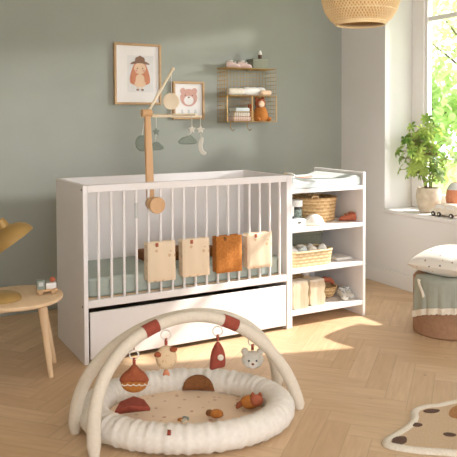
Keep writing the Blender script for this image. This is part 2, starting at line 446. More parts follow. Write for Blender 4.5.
flat_toy('felt_star', 'small pale felt star above the grey green cloud, right of mobile', star(.026), (x, y, 1.25), .014, 'ivorytoy', (x, y, 1.332))
flat_toy('felt_cloud', 'grey green felt cloud hanging below the bear picture', cloud, (x-.022, y+.01, 1.182), .022, 'greytoy', (x, y, 1.235))
x, y = EN[2]
flat_toy('felt_star', 'small grey felt star just right of the wooden upright', star(.026), (x, y, 1.235), .014, 'greytoy', (x, y, 1.33))
flat_toy('felt_cloud', 'grey green felt cloud just right of the wooden upright', cloud, (x-.01, y, 1.142), .022, 'greytoy', (x, y, 1.222))
x, y = EN[3]
flat_toy('felt_balloon', 'grey green felt drop partly hidden behind the wooden upright', circ(.042, 24, ry=.05), (x-.02, y, 1.165), .024, 'greytoy', (x, y, 1.335))

# ------------------------------------------------------------------ pictures
def picture(x0, x1, z0, z1, label):
    t = thing('framed_picture', ((x0+x1)/2, YB, (z0+z1)/2), label, 'picture')
    f, dp = .016, .028
    b = B(); box(b, x0, x0+f, YB-dp, YB, z0, z1); box(b, x1-f, x1, YB-dp, YB, z0, z1); box(b, x0+f, x1-f, YB-dp, YB, z0, z0+f); box(b, x0+f, x1-f, YB-dp, YB, z1-f, z1)
    obj('frame', b, 'frame_oak', t, bev=.002)
    b = B(); box(b, x0+f, x1-f, YB-.012, YB-.002, z0+f, z1-f); pr_ = obj('print', b, 'paper', t)
    b = B(); box(b, x0+f, x1-f, YB-.021, YB-.019, z0+f, z1-f); obj('glass_pane', b, 'glass', t)
    return t, pr_
def art(name, pr_, outline, cx, cz, m, lay):
    b = B(); prism(b, outline, lambda u, v, d: V((cx+u, YB-.012-d, cz+v)), 0, .0006*lay+.0006); return obj(name, b, m, pr_)
t, pr_ = picture(.577, .937, 1.42, 1.861, 'oak framed drawing of a long haired girl in a hat')
art('pale_panel', pr_, [(-.1, -.135), (.1, -.135), (.1, .13), (-.1, .13)], .78, 1.645, mat('misty_print', S(230, 226, 222), .8), 0)
art('hair', pr_, smooth_poly([(-.04, .07), (.04, .07), (.062, .02), (.082, -.05), (.07, -.095), (-.07, -.095), (-.082, -.05), (-.062, .02)], 2), .775, 1.655, 'orange_print', 1)
art('dress', pr_, smooth_poly([(-.03, .01), (.03, .01), (.05, -.075), (0, -.085), (-.05, -.075)], 2), .775, 1.63, 'skin', 3)
art('face', pr_, circ(.046, 26, ry=.042), .775, 1.682, 'skin', 4)
for s in (-1, 1):
    art('eye', pr_, circ(.005, 12), .775+s*.02, 1.682, 'brown_print', 5)
    art('cheek', pr_, circ(.009, 14), .775+s*.028, 1.666, 'pink', 5)
    art('shoe', pr_, circ(.012, 14, ry=.006), .775+s*.018, 1.527, 'brown_print', 2)
    art('plait', pr_, smooth_poly([(-.014, .05), (.014, .05), (.018, -.03), (0, -.05), (-.018, -.03)], 2), .775+s*.05, 1.622, 'orange_print', 6)
    art('leg', pr_, [(-.004, -.02), (.004, -.02), (.004, .02), (-.004, .02)], .775+s*.014, 1.545, 'skin', 2)
art('hat_brim', pr_, smooth_poly([(-.075, -.012), (0, .006), (.075, -.012), (.07, .004), (.03, .02), (-.03, .02), (-.07, .004)], 2), .775, 1.718, 'brown_print', 7)
art('hat_crown', pr_, smooth_poly([(-.04, 0), (.04, 0), (.034, .036), (.008, .042), (0, .052), (-.008, .042), (-.034, .036)], 2), .775, 1.726, 'brown_print', 8)
t, pr_ = picture(1.033, 1.292, 1.312, 1.596, 'smaller oak framed picture of a pink bear head')
cx, cz = 1.165, 1.475
art('ear', pr_, circ(.023), cx-.048, cz+.05, 'bearpink', 1); art('ear', pr_, circ(.023), cx+.048, cz+.05, 'bearpink', 1)
art('head', pr_, circ(.07, 32, ry=.066), cx, cz, 'bearpink', 2)
art('muzzle', pr_, circ(.04, 28, ry=.034), cx, cz-.02, 'paper', 3)
art('nose', pr_, smooth_poly([(-.014, .006), (.014, .006), (0, -.01)], 2), cx, cz+.002, 'brown_print', 4)
for s in (-1, 1): art('eye', pr_, circ(.005, 12), cx+s*.03, cz+.018, 'brown_print', 4)
for k in range(3): art('grass_tuft', pr_, smooth_poly([(-.014, -.03), (.014, -.03), (.008, .025), (-.008, .03)], 1), cx-.055+.055*k, 1.36, 'grey_print', 1)

# ------------------------------------------------------------------ wire wall shelf
sx0, sx1, sy0, sy1, sz0, sz1 = 1.412, 1.848, 1.0, 1.155, 1.29, 1.705
ws = thing('wire_wall_shelf', ((sx0+sx1)/2, YB, sz0), 'brass wire wall shelf with three tiers of baby things', 'shelf')
def grid(bm, o, du, dv, nu, nv, r=.0014):
    o, du, dv = V(o), V(du), V(dv)
    for i in range(nu+1): tube(bm, [o+du*i/nu, o+du*i/nu+dv], r, 5)
    for j in range(nv+1): tube(bm, [o+dv*j/nv, o+dv*j/nv+du], r, 5)
DX, DY, DZ = (sx1-sx0, 0, 0), (0, sy1-sy0, 0), (0, 0, sz1-sz0)
b = B(); grid(b, (sx0, sy1, sz0), DX, DZ, 15, 13); obj('back_grid', b, 'brass', ws)
for xx in (sx0, sx1): b = B(); grid(b, (xx, sy0, sz0), DY, DZ, 4, 13); obj('side_grid', b, 'brass', ws)
Z1, Z2, Z3 = 1.7, 1.49, 1.292
for zz in (Z1, Z2, Z3):
    b = B(); grid(b, (sx0, sy0, zz), DX, DY, 15, 4)
    tube(b, [(sx0, sy0, zz), (sx1, sy0, zz), (sx1, sy1, zz), (sx0, sy1, zz)], .003, 8, True); obj('wire_tier', b, 'brass', ws)
b = B(); grid(b, (1.63, sy0, Z3), DY, (0, 0, Z2-Z3), 4, 6); tube(b, [(1.63, sy0, Z3), (1.63, sy0, Z2)], .004, 8); obj('divider', b, 'brass', ws)
for xx in (sx0, sx1):
    b = B(); tube(b, [(xx, sy0, Z3), (xx, sy0, Z2)], .004, 8); obj('front_post', b, 'brass', ws)
b = B(); grid(b, (1.45, sy0-.04, Z3), (.17, 0, 0), (0, 0, .075), 9, 4)
for xx in (1.45, 1.62): tube(b, [(xx, sy0, Z3), (xx, sy0-.04, Z3), (xx, sy0-.04, Z3+.075), (xx, sy0, Z3+.075)], .003, 6)
tube(b, [(1.45, sy0-.04, Z3+.075), (1.62, sy0-.04, Z3+.075)], .004, 6); obj('front_basket', b, 'brass', ws)
for xx in (1.47, 1.62):
    b = B(); tube(b, [(xx, 1.06, Z3), (xx, 1.05, Z3-.05), (xx, 1.02, Z3-.07), (xx, .99, Z3-.055)], .003, 6); obj('hook', b, 'brass', ws)

def shoe(x, y, z, L, m, label, rot=0, grp='baby shoes', trim='ivorytoy', cat='baby shoe'):
    t = thing('baby_shoe', (x, y, z), label, cat, grp)
    R = Matrix.Rotation(rot, 3, 'Z')
    f = lambda p: V((x, y, z))+R @ V(p)
    b = B(); rings = []
    for s, wd, h in ((-.5, .1, .3), (-.46, .19, .46), (-.3, .23, .5), (-.08, .22, .42), (.12, .24, .33), (.32, .25, .27), (.45, .19, .2), (.5, .08, .1)):
        rings.append([f((s*L, wd*L*math.cos(a)*.9, max(0, h*L*(.5+.5*math.sin(a))))) for a in [2*PI*k/14 for k in range(14)]])
    loft(b, rings); p = obj('upper', b, m, t)
    b = B(); lathe(b, [(.17*L, 0), (.19*L, .03*L), (.16*L, .07*L)], f((-.2*L, 0, .44*L)), seg=18, caps=False)
    tube(b, [f((-.2*L+.17*L*math.cos(a), .17*L*math.sin(a), .46*L)) for a in [2*PI*k/18 for k in range(18)]], .035*L, 6, True); obj('cuff', b, trim, t)
    b = B(); ell(b, f((.12*L, 0, .38*L)), (.07*L, .1*L, .05*L), seg=10); obj('bow', b, trim, t)
    return t
shoe(1.50, 1.06, Z1+.005, .11, 'palepink', 'pink baby shoe on top of wire shelf, left of its pair', -.5, 'pink shoes on the wire shelf')
shoe(1.595, 1.05, Z1+.005, .11, 'palepink', 'pink baby shoe on top of wire shelf, nearer the green box', -.5, 'pink shoes on the wire shelf')
t = thing('storage_box', (1.725, 1.08, Z1+.005), 'small sage green box on top tier of wire shelf', 'box')
b = B(); box(b, 1.66, 1.79, 1.03, 1.13, Z1+.005, Z1+.065, .004); obj('body', b, 'sagebox', t)
b = B(); box(b, 1.657, 1.793, 1.027, 1.133, Z1+.06, Z1+.08, .004); obj('lid', b, 'sagebox', t)
t = thing('small_bottle', (1.745, 1.07, Z1+.081), 'small white bottle standing on the sage green box', 'bottle')
b = B(); lathe(b, [(.013, 0), (.015, .004), (.015, .03), (.012, .036)], (1.745, 1.07, Z1+.081), seg=18); obj('base', b, 'darkbrown', t)
b = B(); lathe(b, [(.013, .034), (.014, .05), (.009, .056), (.009, .066)], (1.745, 1.07, Z1+.081), seg=18); obj('cap', b, 'softwhite', t)
def roll(x0, x1, y, z, r, m, label):
    t = thing('rolled_cloth', ((x0+x1)/2, y, z), label, 'cloth', 'rolled cloths on the middle tier')
    b = B(); n = 9; tube(b, [(x0+(x1-x0)*k/n, y, z+r) for k in range(n+1)], [r*(.8 if k in (0, n) else 1-.06*math.sin(k*2.3)) for k in range(n+1)], 16); obj('cloth', b, m, t)
    b = B(); tube(b, [(x0-.003, y+r*.12*k*math.cos(k*.7), z+r+r*.12*k*math.sin(k*.7)) for k in range(1, 7)], .003, 5); obj('coil_edge', b, 'ivorytoy', t)
roll(1.445, 1.58, 1.045, Z2+.006, .027, 'cream', 'rolled cream cloth at left of the wire shelf middle tier')
roll(1.585, 1.775, 1.06, Z2+.006, .032, 'softwhite', 'rolled white cloth in middle of the wire shelf middle tier')
roll(1.72, 1.81, 1.022, Z2+.006, .02, 'skin', 'small rolled tan cloth at right of the wire shelf middle tier')
for k, (m_, lab, zz) in enumerate((('palepink', 'folded blush cloth at bottom of the wire basket pile', 0), ('softwhite', 'folded white cloth in middle of the wire basket pile', .034), ('mint', 'folded mint cloth on top of the wire basket pile', .068))):
    b = B(); dd = .008*k; box(b, 1.462+dd, 1.612-dd*.6, .985, 1.1, Z3+.006+zz, Z3+.039+zz, .012); tag(obj('folded_cloth', b, m_), lab, 'cloth', 'folded cloths in the wire basket')
t = thing('plush_rabbit', (1.74, 1.07, Z3+.006), 'rust coloured plush animal with cream face on the wire shelf', 'plush toy')
b = B(); rings = []
for z_, r_ in ((0, .05), (.02, .062), (.06, .058), (.1, .042), (.115, .03)): rings.append((r_, z_))
lathe(b, rings, (1.745, 1.065, Z3+.006), seg=24); obj('body', b, 'ochre_cloth', t)
b = B(); ell(b, (1.735, 1.055, Z3+.143), (.044, .04, .04)); hd = obj('head', b, 'rust', t)
b = B(); ell(b, (1.728, 1.022, Z3+.137), (.026, .014, .026)); obj('face', b, 'skin', hd)
for s in (-1, 1):
    b = B(); ell(b, (1.735+s*.03, 1.06, Z3+.177), (.014, .01, .016), seg=12); obj('ear', b, 'rust', hd)
    b = B(); ell(b, (1.745+s*.05, 1.03, Z3+.02), (.022, .035, .02), seg=14); obj('foot', b, 'ochre_cloth', t)
b = B(); pillow(b, .06, .13, .05, lambda u, v, d: V((1.655+u*.6, 1.075+d, Z3+.075+v)), 8); tag(obj('small_cushion', b, 'brick'), 'dark red cloth bundle beside the rust plush on the wire shelf', 'cloth')

# ------------------------------------------------------------------ changing cabinet
X0, X1 = 1.3095, 1.909
cab = thing('changing_cabinet', (1.61, .28, 0), 'white open shelf changing cabinet attached to the cot end', 'cabinet')
b = B(); box(b, X0, 1.326, 0, CD, 0, .957); obj('side_panel', b, 'white', cab, bev=.003)
b = B(); box(b, X1-.022, X1, 0, CD, 0, .957); obj('side_panel', b, 'white', cab, bev=.003)
SH = [(.844, .869), (.597, .625), (.339, .367), (.075, .105)]
for z0, z1 in SH:
    b = B(); box(b, 1.326, X1-.022, .002, CD, z0, z1); obj('shelf', b, 'white', cab, bev=.002)
b = B(); box(b, 1.326, X1-.022, CD-.012, CD, .105, .34); box(b, 1.326, X1-.022, CD-.012, CD, .367, .597); obj('back_board', b, 'white', cab)

t = thing('changing_mat', (1.61, .27, .869), 'pale mint padded changing mat on top of the white cabinet', 'changing mat')
b = B(); n = 18; rings = []
for i in range(n+1):
    yy = .015+i*(.5)/n; ring = []
    ends = min(1, (min(i, n-i))/2.0); hh = .05+.022*(1-ends*.9) if False else .05
    for k in range(25):
        xx = 1.336+k*(.54)/24; a = abs(2*k/24-1)
        ring.append(V((xx, yy, .872+(.042+.03*max(0, (a-.62)/.38)**1.2*(1 if a < .97 else .75))*(.8 if i in (0, n) else 1))))
    rings.append(ring+[V((1.876, yy, .871)), V((1.336, yy, .871))])
loft(b, rings); obj('pad', b, 'mint', t, bev=.006, ang=60)
t = thing('baby_brush', (1.44, .12, .95), 'white wooden baby hairbrush lying on the changing mat left side', 'brush')
b = B(); tube(b, [(1.372, .06, .95), (1.385, .09, .951), (1.42, .17, .949), (1.44, .22, .945)], [.010, .02, .022, .010], 12, flat=.5); obj('brush_head', b, 'ivorytoy', t)
b = B(); tube(b, [(1.438, .215, .945), (1.5, .35, .94)], [.009, .007], 10); obj('handle', b, 'paleoak', t)
b = B(); prism(b, smooth_poly([(-.06, -.03), (.06, -.035), (.065, .03), (-.055, .035)], 1), lambda u, v, d: V((1.45+u, .055+v, .93+.16*abs(u)+d)), 0, .006)
tag(obj('folded_muslin', b, 'pink'), 'small apricot cloth lying at front of the changing mat', 'cloth')

# baskets
def basket(name, c, prof, m, label, sq=None, rim=.008):
    """woven basket; sq=(rx,ry) makes it a rounded rectangle"""
    t = thing(name, c, label, 'basket'); b = B(); rings = []
    pts = prof+[(r-.008, z) for r, z in prof[::-1][:-1]]+[(prof[0][0]-.008, prof[0][1]+.008)]
    def rp(r, z, a):
        if not sq: return V(c)+V((r*math.cos(a), r*math.sin(a), z))
        cc, ss = math.cos(a), math.sin(a); e = .35
        return V(c)+V((sq[0]*r*abs(cc)**e*(1 if cc > 0 else -1), sq[1]*r*abs(ss)**e*(1 if ss > 0 else -1), z))
    for r, z in pts: rings.append([rp(r, z, 2*PI*k/48) for k in range(48)])
    loft(b, rings); obj('woven_body', b, m, t)
    b = B(); r, z = prof[-1]; tube(b, [rp(r-(.004 if not sq else .02), z, 2*PI*k/48) for k in range(48)], rim, 8, True); obj('rim', b, m, t)
    return t
def ridge(r0, r1, h, n=8, a=.004):
    return [(r0+(r1-r0)*k/(2*n)+(a if k % 2 else 0), h*k/(2*n)) for k in range(2*n+1)]
t = basket('woven_basket', (1.68, .27, .626), ridge(.138, .155, .152), 'straw', 'round woven straw basket on upper shelf of the white cabinet')
for s in (-1, 1):
    b = B(); tube(b, [(1.69+s*.1-.03*1, .25-.12, .775), (1.69+s*.1-.02, .25-.125, .80), (1.69+s*.1+.02, .25-.125, .80), (1.69+s*.1+.03, .25-.12, .775)][::1], .005, 8) if s < 0 else tube(b, [(1.67, .4, .775), (1.68, .4, .80), (1.72, .4, .80), (1.73, .4, .775)], .005, 8)
    obj('handle', b, 'straw', t)
t = basket('woven_tray', (1.515, .13, .368), ridge(.93, 1.0, .092, 5, .012), 'straw_pale', 'low rectangular straw basket of rolled cloths on the middle shelf', sq=(.165, .1))
for k in range(7):
    xx = 1.40+(k % 4)*.075; yy = .1+.07*(k//4); b = B()
    ell(b, (xx+(.03 if k > 3 else 0), yy, .447), (.036, .034, .036+.006*(k % 2)), seg=14)
    for v in b.verts: v.co += V((.003*math.sin(90*v.co.z+k), 0, .004*math.sin(120*v.co.x)))
    tag(obj('rolled_muslin', b, ('softwhite', 'mint', 'cream')[k % 3]), 'bunched pale cloth in the low straw basket on the middle shelf', 'cloth', 'bunched cloths in the straw basket')
t = thing('storage_box', (1.655, .44, .368), 'large sage green lidded canvas box on the middle shelf', 'box')
b = B(); box(b, 1.46, 1.80, .34, .535, .368, .50, .006); obj('body', b, 'sagebox', t)
b = B(); box(b, 1.453, 1.807, .334, .538, .5, .548, .006); obj('lid', b, 'sagebox', t)
b = B(); box(b, 1.73, 1.86, .08, .24, .368, .386, .007); tag(obj('folded_cloth', b, 'softwhite'), 'flat folded white cloth right of the low straw basket', 'cloth')

t = thing('lotion_bottle', (1.468, .17, .626), 'dark glass bottle with white cap on the upper shelf', 'bottle')
b = B(); lathe(b, [(.036, 0), (.039, .005), (.039, .1), (.03, .115)], (1.468, .17, .626), seg=24); obj('bottle_body', b, 'amber', t)
b = B(); lathe(b, [(.0395, .02), (.0395, .095)], (1.468, .17, .626), seg=24, caps=False); obj('label', b, 'label', t)
b = B(); lathe(b, [(.042, .113), (.044, .116), (.044, .15), (.04, .154)], (1.468, .17, .626), seg=24); obj('cap', b, 'softwhite', t)
t = thing('cream_jar', (1.375, .075, .626), 'small white jar with black base at left of upper shelf', 'jar')
b = B(); lathe(b, [(.026, 0), (.028, .004), (.028, .045)], (1.372, .1, .69), seg=22); obj('jar_body', b, 'softwhite', t)
b = B(); lathe(b, [(.029, -.012), (.029, 0)], (1.372, .1, .69), seg=22); obj('base', b, 'black', t)
b = B(); lathe(b, [(.029, .046), (.029, .06), (.026, .064)], (1.372, .1, .69), seg=22); obj('lid', b, 'softwhite', t)
t = thing('tissue_box', (1.405, .075, .626), 'pale blue grey box under the small jar on upper shelf', 'box')
b = B(); box(b, 1.335, 1.45, .03, .125, .626, .676, .004); obj('body', b, 'mint', t)
b = B(); ell(b, (1.40, .029, .655), (.014, .002, .006), seg=12); obj('slot', b, 'dark_gap', t)
t = thing('baby_bonnet', (1.535, .07, .626), 'cream shell shaped baby bonnet at front of the upper shelf', 'bonnet')
b = B(); rings = []
for i in range(9):
    a = i/8*PI/2; rings.append([V((1.54+(.068+.004*math.cos(k*PI))*math.cos(a)*math.cos(2*PI*k/36), .07+(.05+.003*math.cos(k*PI))*math.cos(a)*math.sin(2*PI*k/36), .626+.07*math.sin(a))) for k in range(36)])
loft(b, rings); obj('crown', b, 'boucle', t, ang=80)
b = B(); tube(b, [V((1.54+.072*math.cos(a), .07+.053*math.sin(a), .634)) for a in [2*PI*k/28 for k in range(28)]], .008, 8, True); obj('brim', b, 'cream', t)
t = thing('wooden_brush', (1.80, .12, .626), 'terracotta baby slipper at right of the upper shelf', 'slipper')
bpy.data.objects.remove(t)
t = shoe(1.838, .1, .626, .115, 'terra', 'terracotta baby slipper right of the round basket, upper shelf', 2.6, None, 'rust', 'slipper')

M['linen'] = mat('natural_linen', S(224, 206, 178), .9, S(200, 178, 146), 16, .8, .3, stretch=(3, 3, .3))
def paperbag(x, y, w, d, h, m, label, roll_=False):
    z = .106; t = thing('paper_bag', (x, y, z), label, 'bag', 'cream bags on the bottom shelf')
    b = B(); rings = []
    for k, (s, zz) in enumerate(((1, 0), (1.02, .05), (.97, h*.5), (1.0, h*.8), (.94, h))):
        ring = []
        for (a, c) in ((-1, -1), (-.3, -1.02), (0, -.9-.06*(k % 2)), (.35, -1.03), (1, -1), (1.02, 0), (1, 1), (0, 1.03), (-1, 1), (-1.02, 0)):
            ring.append(V((x+a*w/2*s+.003*math.sin(k*3+a*5), y+c*d/2*s, z+zz+.006*math.sin(4*a+c))))
        rings.append(ring)
    loft(b, rings); obj('bag_body', b, 'linen', t, ang=25)
    b = B(); box(b, x-w*.5, x+w*.5, y-d*.45, y+d*.45, z+h-.012, z+h+.012, .008); obj('folded_top', b, 'cream', t)
    return t
paperbag(1.408, .07, .115, .09, .165, 'cream', 'cream linen bag on bottom shelf nearest the cot')
t = paperbag(1.553, .09, .115, .09, .155, 'cream', 'second cream linen bag on bottom shelf, white bottle cap behind')
t = thing('white_bottle', (1.56, .19, .106), 'white capped bottle standing behind the second linen bag', 'bottle')
b = B(); lathe(b, [(.034, 0), (.036, .005), (.036, .15), (.022, .17)], (1.56, .19, .106), seg=22); obj('bottle_body', b, 'straw_pale', t)
b = B(); lathe(b, [(.024, .168), (.024, .2), (.02, .205)], (1.56, .19, .106), seg=22); obj('cap', b, 'softwhite', t)
t = basket('woven_basket', (1.53, .39, .106), ridge(.115, .13, .19, 9), 'straw', 'tall straw basket at the back of the bottom shelf')
t = thing('wooden_bowl', (1.735, .2, .106), 'tan woven bowl on the bottom shelf beside the bags', 'bowl')
b = B(); lathe(b, [(.04, 0), (.06, .02), (.072, .06), (.076, .075), (.068, .075), (.06, .05), (.05, .02), (.001, .012)], (1.735, .2, .106), seg=32); obj('bowl_body', b, 'straw', t)
b = B(); tube(b, [(1.68, .2, .18), (1.70, .22, .205), (1.74, .23, .215), (1.785, .22, .205), (1.80, .2, .185)], [.012, .018, .02, .018, .012], 12); tag(obj('rust_cloth', b, 'terra'), 'terracotta cloth rolled over the bowl rim on bottom shelf', 'cloth')
shoe(1.80, .1, .106, .125, 'ivorytoy', 'white baby bootie on bottom shelf, nearer the bowl', -1.9, 'white booties on the bottom shelf', 'grey_print')
shoe(1.855, .12, .106, .125, 'ivorytoy', 'white baby bootie on bottom shelf against the right panel', -1.7, 'white booties on the bottom shelf', 'grey_print')

# ------------------------------------------------------------------ side table, lamp, truck
tc = (-.345, .005)
t = thing('side_table', (tc[0], tc[1], 0), 'round pale wooden side table with splayed legs beside the cot', 'table')
b = B(); lathe(b, [(.216, .394), (.226, .4), (.228, .408), (.226, .416), (.218, .42)], (tc[0], tc[1], 0), seg=64); obj('tabletop', b, 'paleoak', t)
for fx, fy, tx, ty in ((-.197, -.072, -.235, -.055), (-.128, .125, -.21, .085), (-.55, .12, -.47, .08), (-.53, -.13, -.46, -.08)):
    b = B(); cyl(b, (fx, fy, 0), (tx, ty, .396), .0125, .024, 18); obj('leg', b, 'paleoak', t)
b = B(); box(b, -.46, -.235, -.055, -.035, .355, .394); box(b, -.46, -.23, .06, .08, .355, .394); obj('apron', b, 'paleoak', t)
t = thing('table_lamp', (-.385, -.02, .42), 'ochre metal desk lamp with tilted dome shade on the side table', 'lamp')
lc = (-.43, -.035, .42)
b = B(); lathe(b, [(.098, 0), (.1, .006), (.092, .02), (.06, .032), (.01, .036)], lc, seg=48); obj('base', b, 'ochre_metal', t)
F3 = V((.479, .878, 0)); R3 = V((.878, -.479, 0))
rc = V((-.345, .02, .695)); ax = (R3*-.56+V((0, 0, 1))*.80+F3*-.1).normalized()     # from rim centre to crown
b = B(); lathe(b, [(.108, 0), (.106, .02), (.094, .045), (.07, .068), (.036, .082), (.028, .086)], rc, ax, 48, caps=False)
lathe(b, [(.105, .001), (.103, .02), (.091, .044), (.067, .066), (.034, .079)], rc, ax, 48, caps=False); sh = obj('shade', b, 'ochre_metal', t)
tp = rc+ax*.08
b = B(); lathe(b, [(.026, 0), (.027, .02), (.024, .05), (.016, .055)], tp, ax, 24); obj('socket_cap', b, 'ochre_metal', sh)
b = B(); ell(b, rc+ax*.035, (.03, .03, .03)); obj('bulb', b, 'softwhite', sh)
b = B(); tube(b, [tp+ax*.03, tp+V((-.06, .03, .02)), V((-.50, .0, .74)), V((-.49, -.02, .62)), V((-.47, -.03, .45))], [.011, .01, .009, .009, .009], 12); obj('arm', b, 'ochre_metal', t)
t = thing('toy_truck', (-.2, -.03, .42), 'small wooden toy truck with pastel cab on the side table', 'toy')
def tk(x, z, w_=0): return (-.262+x, z)
O = V((-.262, -.02, .4205)); TX = V((.99, -.12, 0)).normalized(); TY = V((.12, .99, 0))
def tbox(bm, u0, u1, v0, v1, z0, z1, bv=.003):
    box(bm, u0, u1, v0, v1, z0, z1, bv)
    return bm
def place(bm):
    for v in bm.verts: v.co = O+TX*v.co.x+TY*v.co.y+V((0, 0, v.co.z))
    return bm
obj('chassis', place(tbox(B(), .01, .112, -.022, .022, .012, .024)), 'beech', t)
obj('cab', place(tbox(B(), .012, .05, -.02, .02, .0245, .07)), 'greytoy', t)
obj('block', place(tbox(B(), .056, .106, -.02, .02, .0245, .055)), 'softwhite', t)
b = B(); box(b, .02, .042, -.0215, -.0195, .042, .062); obj('window', place(b), 'grey_print', t)
b = B(); ell(b, (.09, 0, .068), .0145, seg=16); obj('ball', place(b), 'terra', t)
for u in (.028, .092):
    for s in (-1, 1):
        b = B(); cyl(b, (u, s*.022, .0125), (u, s*.03, .0125), .0125, seg=20); obj('wheel', place(b), 'frame_oak', t)

# ------------------------------------------------------------------ play mat
MC = V((.195, -.86, 0)); MA, MBr = .405, .30
pm = thing('play_mat', MC, 'round ivory padded play nest with printed blush floor', 'play mat')
b = B(); rings = []; n = 300
for i in range(n):
    a = 2*PI*i/n
    cpt = MC+R3*MA*math.cos(a)+F3*MBr*math.sin(a)
    nrm = (R3*math.cos(a)/MA+F3*math.sin(a)/MBr).normalized()
    wr = .0024*math.sin(a*67+2.5*math.sin(3*a))+.0016*math.sin(a*37+1.3+math.sin(5*a))
    rr = .062+.004*math.sin(2*a+.5)
    rings.append([cpt+nrm*(rr+wr*(.3+.7*abs(math.sin(t_))))*math.cos(t_)+V((0, 0, .058+(.056+wr)*math.sin(t_))) for t_ in [2*PI*k/20 for k in range(20)]])
loft(b, rings, closed=True); bumper = obj('bumper', b, 'boucle', pm, ang=80)
b = B(); rings = []
for s in (1.0, .9, .75, .55, .3, .1):
    rings.append([MC+R3*MA*s*math.cos(a)+F3*MBr*s*math.sin(a)+V((0, 0, .026+.004*math.sin(9*a*s+4*s)*(1-s)+.004*math.sin(6*math.cos(a)*s+2))) for a in [2*PI*k/64 for k in range(64)]])
rings = [[MC+R3*MA*math.cos(a)+F3*MBr*math.sin(a)+V((0, 0, .004)) for a in [2*PI*k/64 for k in range(64)]]]+rings
loft(b, rings); pad = obj('play_pad', b, 'padprint', pm)
def onbump(a, t_, rr=.064):
    cpt = MC+R3*MA*math.cos(a)+F3*MBr*math.sin(a); nrm = (R3*math.cos(a)/MA+F3*math.sin(a)/MBr).normalized()
    return cpt+nrm*rr*math.cos(t_)+V((0, 0, .058+rr*.95*math.sin(t_)))
# brown half-moon sewn on the inside of the bumper at the back, tag at the front
b = B(); n = 16
g = []
for i in range(n+1):
    a = math.radians(71+25*i/n); hgt = math.sqrt(max(0, 1-(2*i/n-1)**2))
    g.append([onbump(a, PI+.35-hgt*1.15*k/5, .0685) for k in range(6)])
V_ = [[b.verts.new(p) for p in r] for r in g]
for i in range(n):
    for k in range(5): b.faces.new((V_[i][k], V_[i+1][k], V_[i+1][k+1], V_[i][k+1]))
bmesh.ops.remove_doubles(b, verts=b.verts, dist=.0008)
o = obj('half_moon_patch', b, 'brown', bumper); o['label'] = 'brown half moon patch'
md = o.modifiers.new('solid', 'SOLIDIFY'); md.thickness = .008; md.offset = 1
b = B(); aa = math.radians(-96)
pts = [onbump(aa+da, tt, .069) for da, tt in ((-.016, .95), (.016, .95), (.016, .65), (-.016, .65))]
f = b.faces.new([b.verts.new(p) for p in pts]); o = obj('sewn_tag', b, 'brick', bumper); md = o.modifiers.new('solid', 'SOLIDIFY'); md.thickness = .004; md.offset = 0
o['label'] = 'small dark red sewn tag'
# small sewn decorations on the pad
def leafpatch(c, L, w, ang, m, name):
    R = Matrix.Rotation(ang, 3, 'Z'); b = B()
    prism(b, smooth_poly([(-L/2, 0), (-L*.2, w/2), (L*.2, w/2), (L/2, 0), (L*.2, -w/2), (-L*.2, -w/2)], 2), lambda u, v, d: V(c)+R @ V((u, v, d)), 0, .008); return obj(name, b, m, pad)
leafpatch((.15, -.93, .031), .045, .02, .6, 'cream', 'cloth_leaf'); leafpatch((.165, -.915, .031), .04, .018, 1.9, 'greytoy', 'cloth_leaf'); leafpatch((.14, -.915, .031), .03, .016, 2.7, 'ochre_cloth', 'cloth_leaf')
# loose toys in the nest
fc = V((.462, -.962, .032)); UPV = V((0, 0, 1))
t = thing('plush_fox', fc, 'rust coloured plush fox lying on the right of the play nest', 'plush toy')
b = B(); ell(b, fc+V((0, 0, .03))-R3*.008, (.042, .034, .029), (R3, F3, UPV)); obj('body', b, 'ochre_cloth', t)
b = B(); ell(b, fc+R3*.02-F3*.018+V((0, 0, .044)), (.03, .026, .025), (R3, F3, UPV)); hd = obj('head', b, 'terra', t)
for s_ in (-1, 1):
    b = B(); lathe(b, [(.011, 0), (.007, .01), (.001, .017)], fc+R3*(.02+.016*s_)-F3*.014+V((0, 0, .063)), seg=12); obj('ear', b, 'rust', hd)
b = B(); tube(b, [fc-R3*.04+V((0, 0, .025)), fc-R3*.058-F3*.01+V((0, 0, .02)), fc-R3*.066-F3*.026+V((0, 0, .014))], [.014, .013, .005], 10); obj('tail', b, 'rust', t)
t = thing('plush_snail', (.275, -.955, .032), 'tiny brown plush lying near the middle of the play pad', 'plush toy')
b = B(); ell(b, (.285, -.965, .048), (.03, .024, .018), (R3, F3, V((0, 0, 1)))); obj('body', b, 'ochre_cloth', t)
b = B(); ell(b, V((.285, -.965, .052))+R3*-.03, (.016, .015, .014)); obj('head', b, 'brown', t)
b = B()
prism(b, [(-.075, -.055), (-.01, -.06), (.078, -.025), (.045, .03), (-.005, .062), (-.06, .02)], lambda u, v, d: V((-.015, -.765, .064))+R3*u+F3*v*.8+V((0, 0, .03*math.cos(u*22)-.3*abs(v)+d)), 0, .02)
tag(obj('cloth_triangle', b, 'brick', bev=.006, ang=20), 'brick red cloth triangle lying at the left of the play nest', 'cloth toy')

